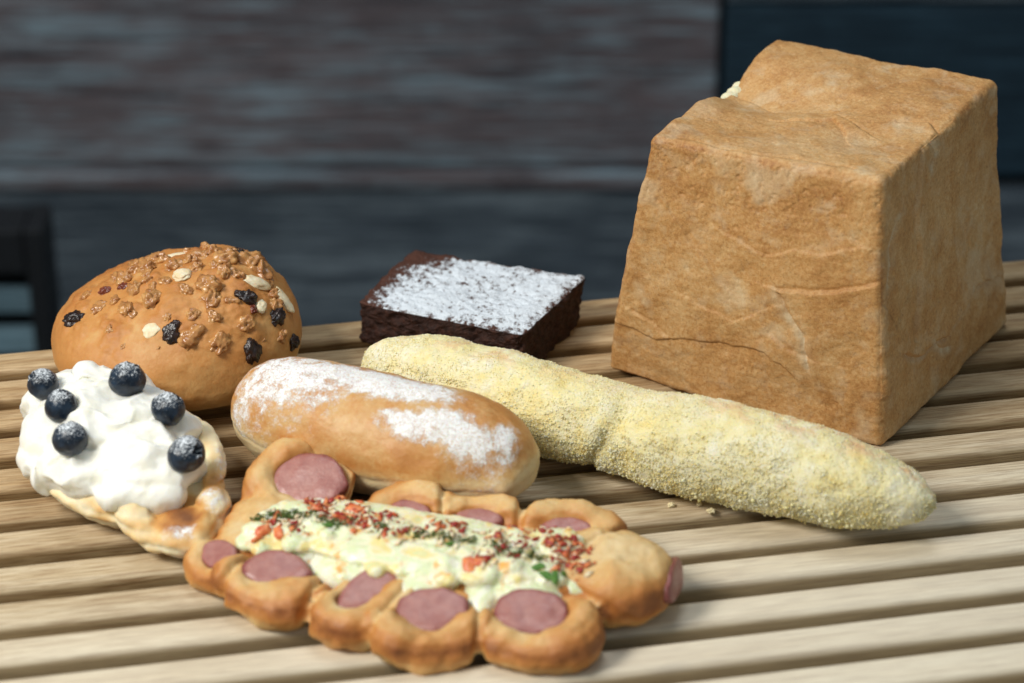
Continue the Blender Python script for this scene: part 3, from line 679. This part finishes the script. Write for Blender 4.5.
def build_sausage_bread():
    root = empty('sausage_bread', DO, 'braided sausage bread with pink sausage slices, melted cheese, red pepper bits and green herbs', 'bread')
    parts = []
    for i in range(len(SL)):
        c, n, u, v, ra, rb, th = frame(i)
        fx, fy, rx, ry, hz, rz = LOBE[i]
        parts.append(ell((fx, fy, hz*.42), (rx*1.03, ry*1.03, hz*.44), rz=R(rz), n=14, pz=.75))
        A = np.arange(30)*2*math.pi/30; o = np.array(OUT[i]+(0,), float); o /= np.linalg.norm(o)
        rim = []; rad = []
        for a in A:
            d = u*math.cos(a)+v*math.sin(a); k = float(sstep(-.45, .45, d@o)) if i != 6 else .45
            t_ = th*(.38+.92*k)*(1+.12*math.sin(2*a+i*1.7))
            rim.append(c - n*(.42+.12*(1-k)) + u*(ra+t_*.62)*math.cos(a)+v*(rb+t_*.62)*math.sin(a)); rad.append(t_*.95)
        parts.append(tube(rim, rad, 14, closed=True))
    for x, y, z, r in [(-9.6, -16.4, 1.0, (1.5, 1.8, 1.0)), (-7.6, -17.4, 1.1, (2, 1.8, 1.1)), (-5.0, -18.6, 1.1, (2.3, 2.2, 1.1)), (-2.4, -19.3, 1.1, (2.4, 2.4, 1.1)),
                       (.2, -19.8, 1.1, (2.3, 2.4, 1.1)), (2.2, -19.9, 1.1, (2.0, 2.0, 1.1)), 
                       (-10.1, -17.6, .9, (1.3, 1.3, .85)), (3.0, -18.9, 1.2, (1.4, 1.3, 1.1))]:
        parts.append(ell((x, y, z), r, n=9))
    me = fuse(parts, .075, 10, DO); V = verts(me); n = norms(me)
    V += n*(.28*fbm(V, .7, 3, 91)+.05*fbm(V, 2.2, 3, 92)+.01*fbm(V, 6, 2, 94))[:, None]
    W0 = V+np.array(DO); C = np.array([(l[0], l[1]) for l in LOBE]); D = np.sort(np.linalg.norm(W0[:, None, :2]-C[None], axis=2), axis=1)
    seam = np.exp(-((D[:, 1]-D[:, 0])/.30)**2)*sstep(.6, 1.6, np.abs(W0[:, 1]-(-18.9-.27*(W0[:, 0]+3))))
    V -= n*(.24*seam)[:, None]
    V[:, 2] = np.maximum(V[:, 2], .02); setv(me, V)
    W = V+np.array(DO)
    bake = -.16*seam+.24+.50*sstep(.2, 1.0, V[:, 2])*sstep(.9, .2, np.abs(n[:, 2]-.2))+.22*fbm(V, .6, 4, 93)+.08*sstep(-18.5, -23.5, W[:, 1])
    # pale where dough meets the cut sausage and in the creases
    for i in range(len(SL)):
        c, nn, u, v, ra, rb, th = frame(i); r = W-c; e = np.sqrt((r@u/ra)**2+(r@v/rb)**2)
        bake -= .16*np.exp(-((e-1.05)/.16)**2)*np.exp(-((r@nn)/.5)**2)
    mid = np.exp(-((W[:, 1]-(-18.3-.23*(W[:, 0]+3)))/1.9)**2)*sstep(1.2, 2.2, V[:, 2]); bake -= .15*mid
    seta(me, 'bake', np.clip(bake, .02, 1))
    link('dough', me, mat_crust('glazed_dough', GOLD, .42, 5, (.022, .008), .55, .0, sss=.18), root)
    Ms = mat_sausage()
    for i in range(len(SL)):
        c, nn, u, v, ra, rb, th = frame(i); s, F = sphere_grid(26); x, y, z = s.T
        r = np.sqrt(x*x+y*y)+1e-9; zz = np.sign(z)*np.abs(z)**.5; rr = np.minimum(r**.5, 1)*(1+.16*fbm(s*np.array([1, 1, 0])+i*5.1, 1.3, 3, i))
        P = c+u[None]*(x/r*rr*ra*1.10)[:, None]+v[None]*(y/r*rr*rb*1.12)[:, None]+nn[None]*(zz*.26-.04)[:, None]
        P += nn[None]*(.12*fbm(P, .9, 3, i))[:, None]
        m = npmesh('sausage_slice', P, F, {'bake': .25+.5*sstep(.8, 1.05, rr)*(z > -.5)}, DO)
        link('sausage_slice', m, Ms, root)
    return root, me
dog, dog_me = build_sausage_bread()
def build_cheese():
    parts = []; rr = random.Random(3)
    ax = spline([(-9.3, -16.9, 1.75), (-7.4, -17.5, 1.95), (-4.8, -18.6, 2.05), (-2.2, -19.4, 2.05), (.2, -19.9, 2.0), (2.3, -19.5, 1.95)], 60)
    parts.append(tube(ax, [.95+1.15*math.sin(math.pi*k/59)**.6 for k in range(60)], 16, flat=.22))
    [parts.append(ell(c_, r_, n=8)) for c_, r_ in [((-1.1, -21.4, 1.25), (.8, 1.5, .7)), ((-3.2, -21.2, 1.3), (1.5, 1.0, .7)), ((.4, -21.5, 1.35), (1.6, .9, .7)), ((2.4, -20.9, 1.4), (.9, .9, .6)), ((-5.6, -20.1, 1.3), (1.6, .9, .7)), ((-8.0, -18.8, 1.3), (1.7, .8, .7)), ((-6.6, -19.6, 1.2), (1.0, .9, .7)), ((-7.3, -16.3, 1.8), (1.1, .5, .4))]]
    for k in range(170):
        p = ax[rr.randrange(60)]; o = rr.uniform(-1.75, 1.35)
        r = rr.uniform(.26, .55)
        parts.append(ell((p[0]+rr.uniform(-.4, .4)+o*.25, p[1]+o, p[2]+.24-abs(o)*.18+rr.uniform(-.10, .16)), (r*rr.uniform(.9, 1.5), r, r*.62), rz=rr.uniform(0, 3), n=5))
    me = fuse(parts, .06, 5, DO); V = verts(me); V += norms(me)*(.09*fbm(V, 2.0, 4, 14))[:, None]; V[:, 2] -= .14; setv(me, V)
    link('melted_cheese', me, mat_cheese(), dog)
    return me
cheese_me = build_cheese()
RED = [(-7.67, -16.81, 2.36), (-7.29, -17.23, 2.45), (-8.23, -18.07, 2.23), (-8.01, -18.53, 2.17), (-6.18, -16.84, 2.34), (-5.19, -18.22, 2.64), (-5.55, -18.52, 2.52), (-4.99, -17.77, 2.48), (-3.92, -18.95, 2.58), (-2.14, -18.49, 2.5), (-0.85, -20.53, 2.42), (-0.56, -19.45, 2.55), (-4.74, -19.11, 2.55), (-0.48, -19.22, 2.49), (.1, -18.2, 2.2), (1.16, -18.64, 2.2), (-0.92, -20.76, 2.4), (0.15, -20.65, 2.41), (1.93, -19.9, 2.44), (2.31, -19.26, 2.33), (2.54, -21.01, 1.99), (1.51, -20.61, 2.25), (0.52, -20.0, 2.51), (2.29, -20.36, 2.17), (-6.51, -17.6, 2.55), (-6.96, -16.51, 2.31), (-1.25, -20.8, 2.38), (-5.57, -17.5, 2.49), (-1.87, -18.92, 2.51), (-0.26, -20.13, 2.55), (1.33, -19.85, 2.59), (1.77, -20.24, 2.4), (-4.6, -18.01, 2.51), (2.06, -20.74, 2.08), (-7.0, -17.6, 2.5), (-6.0, -17.3, 2.5), (-5.3, -17.9, 2.5), (1.7, -19.5, 2.4), (.9, -19.3, 2.4), (-3.2, -18.7, 2.5), (-9.0, -17.9, 2.1), (-6.3, -18.3, 2.4), (2.6, -20.0, 2.2), (.3, -19.5, 2.4)]
HERB = [(-9.56, -17.24, 1.87), (-9.11, -17.48, 2.11), (-8.71, -17.68, 2.29), (-8.01, -17.78, 2.4), (-7.4, -17.88, 2.37), (-6.85, -18.27, 2.45), (-6.53, -18.6, 2.44), (-8.4, -17.7, 2.3), (-7.7, -17.8, 2.3), (-3.62, -19.14, 2.57), (-3.17, -19.26, 2.6), (-2.72, -19.46, 2.6), (-2.12, -19.48, 2.57), (-1.56, -19.5, 2.54), (-0.37, -20.27, 2.47), (0.11, -20.51, 2.54), (-4.94, -18.75, 2.54), (-6.1, -18.09, 2.55), (-.5, -19.9, 2.4), (.9, -20.5, 2.4)]
LEAF = [(0.98, -21.0, 2.21), (1.24, -21.5, 2.3), (1.53, -21.6, 2.3), (1.91, -21.12, 1.93), (-2.3, -19.9, 2.5), (-6.9, -18.6, 2.4)]
PEPPER = [(-9.4, -18.3, 2.0), (-9.6, -18.7, 1.9), (-1.29, -20.91, 2.32), (-1.54, -21.06, 2.25), (-5.96, -17.22, 2.4), (-8.8, -18.6, 2.1)]
M_red = mat_plain('red_pepper', (.42, .025, .012), (.24, .012, .008), 6, .3, .04, .2, coat=.2)
M_or = mat_plain('orange_pepper', (.78, .28, .10), (.62, .10, .03), 3, .35, .05, .3)
M_herb = mat_plain('dried_herb', (.03, .06, .006), (.08, .12, .012), 7, .7, .03)
M_leaf = mat_plain('green_leaf', (.05, .16, .02), (.12, .26, .04), 7, .5, .03)
M_shred = mat_plain('pale_cheese_shred', (.88, .80, .56), (.88, .62, .40), 1.2, .45, .03, .3)
def flakes(name, pts, N, spread, size, T, mat, seed, flat=.25, lift=.03):
    rg = np.random.default_rng(seed); P = []; n_ = []
    for k in range(N):
        p = pts[rg.integers(len(pts))]; d = rg.normal(size=2)*spread
        l, n = snap(T, (p[0]+d[0], p[1]+d[1]*.7, p[2]), DO)
        if n.z < .15: continue
        P.append(l); n_.append(n)
    P = np.array(P); Nn = np.array(n_); M = len(P)
    base = np.array([(1, 0, 0), (-1, 0, 0), (0, .5, 0), (0, -.5, 0), (0, 0, flat), (0, 0, -flat)], float)
    fc = np.array([(0, 2, 4), (2, 1, 4), (1, 3, 4), (3, 0, 4), (2, 0, 5), (1, 2, 5), (3, 1, 5), (0, 3, 5)])
    ax = rg.normal(size=(M, 3)); ax -= Nn*(ax*Nn).sum(1)[:, None]*.75; ax /= np.linalg.norm(ax, axis=1)[:, None]
    ay = np.cross(Nn, ax); ay /= np.linalg.norm(ay, axis=1)[:, None]; az = np.cross(ax, ay)
    sz = size*(.5+rg.random(M)); B = np.stack([ax, ay, az], 1)
    V = ((base[None]*(.7+.6*rg.random((M, 6, 1)))) @ B)*sz[:, None, None]+(P+Nn*lift)[:, None]
    F = fc[None]+(np.arange(M)*6)[:, None, None]
    o = link(name, npmesh(name, V.reshape(-1, 3), F.reshape(-1, 3), None, DO), mat, dog, smooth=False); o['kind'] = 'stuff'
def top_dog():
    import itertools
    bm = bmesh.new(); bm.from_mesh(dog_me); bm.from_mesh(cheese_me); me = bpy.data.meshes.new('t'); bm.to_mesh(me); bm.free()
    T = bvh(me); bpy.data.meshes.remove(me); rr = random.Random(8)
    A = [lump('pepper_bit', r, 60+k, .5, 1.8, 8) for k, r in enumerate([(.20, .11, .09), (.15, .13, .09), (.26, .08, .07), (.13, .12, .1)])]
    for i, p in enumerate(RED):
        l, n = snap(T, p, DO); place('red_pepper_bit', A[i % 4], M_red, dog, l, n, -.04, rr.uniform(0, 6), rr.uniform(.5, 1.05), DO)
    B = lump('orange_pepper_bit', (.34, .22, .12), 70, .4, 1.5, 10)
    for p in PEPPER:
        l, n = snap(T, p, DO); place('orange_pepper_bit', B, M_or, dog, l, n, 0, rr.uniform(0, 6), rr.uniform(.8, 1.2), DO)
    for i, p in enumerate(LEAF):
        l, n = snap(T, p, DO); place('parsley_leaf', lump('parsley_leaf', (.30, .14, .03), 80+i, .6, 2, 10), M_leaf, dog, l, n+Vector((.3, -.2, 0)), -.06, rr.uniform(0, 6), rr.uniform(.8, 1.2), DO)
    flakes('herb_flakes', HERB, 1300, .19, .06, T, M_herb, 4, .3, .05)
    flakes('tomato_streaks', [p for p in RED if p[1] > -19.3 or p[0] > 1], 150, .32, .24, T, M_or, 15, .22, .0)
    flakes('red_flakes', RED, 420, .26, .085, T, M_red, 5, .35, .05)
    flakes('cheese_shreds', RED+HERB, 110, .5, .2, T, M_shred, 6, .3, .02)
top_dog()

# ------------------------------------------------------------------ cream pastry
PO = (-15.4, -13.2, 0)
def build_pastry():
    root = empty('cream_pastry', PO, 'flaky pastry piled with whipped cream and six sugared blueberries', 'pastry')
    parts = [ell((-15.4, -12.6, 1.1), (4.6, 3.1, 1.1), rz=R(-44), n=14)]
    # folded layers of dough that show round the cream
    parts += [tube(spline([(-18.6, -9.5, 1.9), (-18.3, -11.6, 1.3), (-17.5, -13.4, 1.05), (-16.2, -14.7, .95), (-14.9, -15.7, .8)], 24), [.55, .6, .65, .7, .75, .8, .85, .85, .85, .85, .85, .8, .8, .75, .75, .75, .75, .7, .7, .65, .6, .55, .5, .35], 12)]
    parts += [tube(spline([(-18.6, -10.6, 2.1), (-18.1, -12.5, 1.9), (-17.0, -14.1, 1.75), (-15.5, -15.4, 1.5)], 20), .5, 12)]
    parts += [tube(spline([(-13.8, -10.0, 2.0), (-12.4, -11.6, 2.2), (-11.7, -13.6, 2.0), (-11.7, -15.2, 1.3)], 20), [.5]*14+[.45]*6, 12)]
    parts += [tube(spline([(-14.9, -15.7, 1.5), (-14.1, -16.8, 1.05), (-13.3, -17.5, .7)], 14), [.6, .65, .7, .7, .7, .7, .65, .6, .6, .55, .5, .5, .45, .35], 12)]
    parts += [ell((-12.5, -16.8, .95), (1.5, 1.35, .8), rz=R(20), n=9), ell((-11.8, -16.9, 1.0), (.6, 1.3, .85), rz=R(-8), n=9), ell((-11.6, -15.6, 1.1), (.7, 1.2, 1.0), n=9)]
    me = fuse(parts, .08, 4, PO); V = verts(me); n = norms(me)
    lay = np.sin(V[:, 2]*13+5*fbm(V, .6, 3, 18)); V += n*(.10*fbm(V, 1.1, 3, 15)+.03*fbm(V, 4, 3, 16)+.045*lay*(1-n[:, 2]**2))[:, None]; V[:, 2] = np.maximum(V[:, 2], .02); setv(me, V)
    W = V+np.array(PO)
    def g(cx, cy, rx, ry): return np.exp(-(((W[:, 0]-cx)/rx)**2+((W[:, 1]-cy)/ry)**2)**1.3)
    bake = .12+.30*fbm(V, .8, 3, 17)+.10*lay+.85*g(-12.6, -16.9, 1.0, 1.3)*sstep(.0, .5, n[:, 2])+.5*g(-11.6, -14.9, .5, .9)+.30*g(-16.0, -16.2, .5, .5)+.3*g(-19.6, -12.3, .3, .7)+.35*g(-11.2, -17.6, .3, 1)
    dust = .6*g(-12.6, -17.7, .7, .3)+.6*g(-11.5, -15.9, .5, .6)+.3*g(-11.3, -13.5, .4, 1.3)
    seta(me, 'bake', np.clip(bake, 0, 1)); seta(me, 'dust', dust)
    link('pastry_base', me, mat_crust('pastry_dough', [(0, (.86, .76, .52)), (.25, (.76, .55, .27)), (.5, (.62, .32, .09)), (.75, (.42, .16, .035)), (1, (.2, .07, .02))], .22, 6, (.03, .012), .68, .0, dust=5, sss=.2), root)
    cp = [((-18.0, -9.9, 2.4), (1.5, 1.5, 1.2)), ((-16.2, -9.6, 2.7), (1.9, 1.3, 1.25)), ((-17.9, -11.9, 2.3), (1.5, 1.9, 1.3)), ((-15.9, -11.8, 2.7), (2.6, 2.3, 1.35)),
          ((-13.9, -12.4, 2.4), (1.4, 1.5, 1.2)), ((-13.1, -13.8, 2.1), (1.1, 1.5, 1.05)), ((-16.6, -14.0, 2.0), (1.8, 1.6, 1.1)), ((-14.4, -14.3, 2.3), (2.3, 1.7, 1.15)), ((-14.5, -15.4, 1.9), (1.8, .95, .8)), ((-18.3, -12.2, 1.7), (1.2, 2.0, 1.0))]
    parts = [ell(c, r, n=12) for c, r in cp]
    # ribbons of cream folded over one another
    parts.append(tube(spline([(-15.8, -15.3, 2.3), (-15.6, -14.3, 2.9), (-14.8, -13.6, 3.4), (-13.5, -13.6, 3.2), (-12.7, -14.4, 2.6)], 24), [.3]*2+[.45]*20+[.3]*2, 12, flat=.7))
    parts.append(tube(spline([(-18.6, -10.9, 3.0), (-17.7, -10.6, 3.4), (-16.4, -10.8, 3.7), (-15.0, -10.6, 3.6)], 24), .5, 12, flat=.7))
    parts.append(tube(spline([(-17.9, -13.4, 2.7), (-16.7, -12.9, 3.4), (-15.5, -12.9, 3.7), (-14.2, -12.2, 3.5)], 24), .45, 12, flat=.7))
    parts.append(ell((-17.0, -9.3, 3.4), (.65, .55, .5), n=8))
    me = fuse(parts, .07, 12, PO); V = verts(me); n = norms(me)
    wv = V+np.stack([fbm(V, .5, 2, 5), fbm(V, .5, 2, 6), fbm(V, .5, 2, 7)], 1)*1.2
    V += n*(.44*ridge(wv*np.array([.8, 1.2, 1]), .42, 2, 8)+.10*fbm(V, 1.3, 3, 9)+.03*fbm(V, 4, 3, 10)-.03)[:, None]; setv(me, V)
    link('whipped_cream', me, mat_cream(), root)
    return root, me
pastry, cream_me = build_pastry()
BERRY = [(-18.72, -10.39, 3.44), (-15.3, -11.09, 4.03), (-17.72, -12.44, 3.63), (-13.51, -12.74, 3.67), (-17.13, -14.01, 3.11), (-12.54, -15.07, 3.08)]
def top_cream():
    T = bvh(cream_me); M = mat_berry(); s, F = sphere_grid(36); x, y, z = s.T
    r = np.hypot(x, y); a = np.arctan2(y, x)
    V = s*np.array([.76, .68, .72])
    star = .30+.07*np.cos(5*a)
    V[:, 2] += np.where(z > 0, -.20*sstep(star, star-.12, r)+.05*np.exp(-((r-star-.05)/.06)**2), 0)
    V *= (1+.10*fbm(s, 1.2, 3, 4))[:, None]
    me = npmesh('blueberry', V, F)
    D = [(-.5, -.1, .5), (.3, .5, .8), (.2, .3, .9), (.5, .3, .6), (-.3, .4, .8), (.7, -.5, .5)]
    for i, p in enumerate(BERRY):
        l, n = snap(T, p, PO)
        place('blueberry', me, M, pastry, l+Vector((0, 0, .30)), Vector(D[i]).normalized(), 0, i*1.3, [.90, 1.0, .94, .90, .95, 1.02][i], PO)
top_cream()
CR = [(7.87, -13.98), (6.31, -13.54), (7.42, -13.47), (6.93, -13.03)]
M_cb = mat_plain('loose_crumb', (.80, .66, .36), (.88, .80, .55), 9, .8, .05)
for i, (x, y) in enumerate(CR):
    me = lump('loose_crumb', (.16-.03*i, .13-.02*i, .11-.015*i), 90+i, .7, 2.5, 9)
    o = link('loose_crumb', me, M_cb, None, (x, y, .09), smooth=False)
    tag(o, 'tiny pale yellow crumb fallen on the slats in front of the breadstick', 'crumb', 'loose crumbs fallen from the breadstick')

# ------------------------------------------------------------------ light, world, camera
w = bpy.data.worlds.new('World'); sc.world = w; w.use_nodes = True
w.node_tree.nodes['Background'].inputs[0].default_value = (.78, .93, 1, 1)
w.node_tree.nodes['Background'].inputs[1].default_value = .27
def area(name, loc, target, size, power, color):
    l = bpy.data.lights.new(name, 'AREA'); l.shape = 'RECTANGLE'; l.size = size[0]*K; l.size_y = size[1]*K; l.energy = power; l.color = color
    o = bpy.data.objects.new(name, l); col.objects.link(o); o.location = tuple(x*K for x in loc)
    o.rotation_euler = (Vector(target)-Vector(loc)).to_track_quat('-Z', 'Y').to_euler(); return o
area('window_light', (-88, -58, 104), (0, -8, 0), (46, 46), 19.5, (1, .97, .90))
area('ceiling_light', (5, 45, 150), (5, -8, 0), (60, 60), 7, (.9, .95, 1))
cam = bpy.data.cameras.new('camera'); co = bpy.data.objects.new('camera', cam); col.objects.link(co)
cam.sensor_width = 36; cam.lens = 2600/1024*36
PI_ = R(29); co.location = (0, -115*math.cos(PI_)*K, 115*math.sin(PI_)*K); co.rotation_euler = (math.pi/2-PI_, 0, 0)
cam.clip_start = .05; cam.clip_end = 50
cam.dof.use_dof = True; cam.dof.focus_distance = 1.075; cam.dof.aperture_fstop = 6.8
sc.camera = co
sc.view_settings.view_transform = 'Standard'; sc.view_settings.look = 'None'; sc.view_settings.exposure = 0
sc.cycles.use_denoising = True
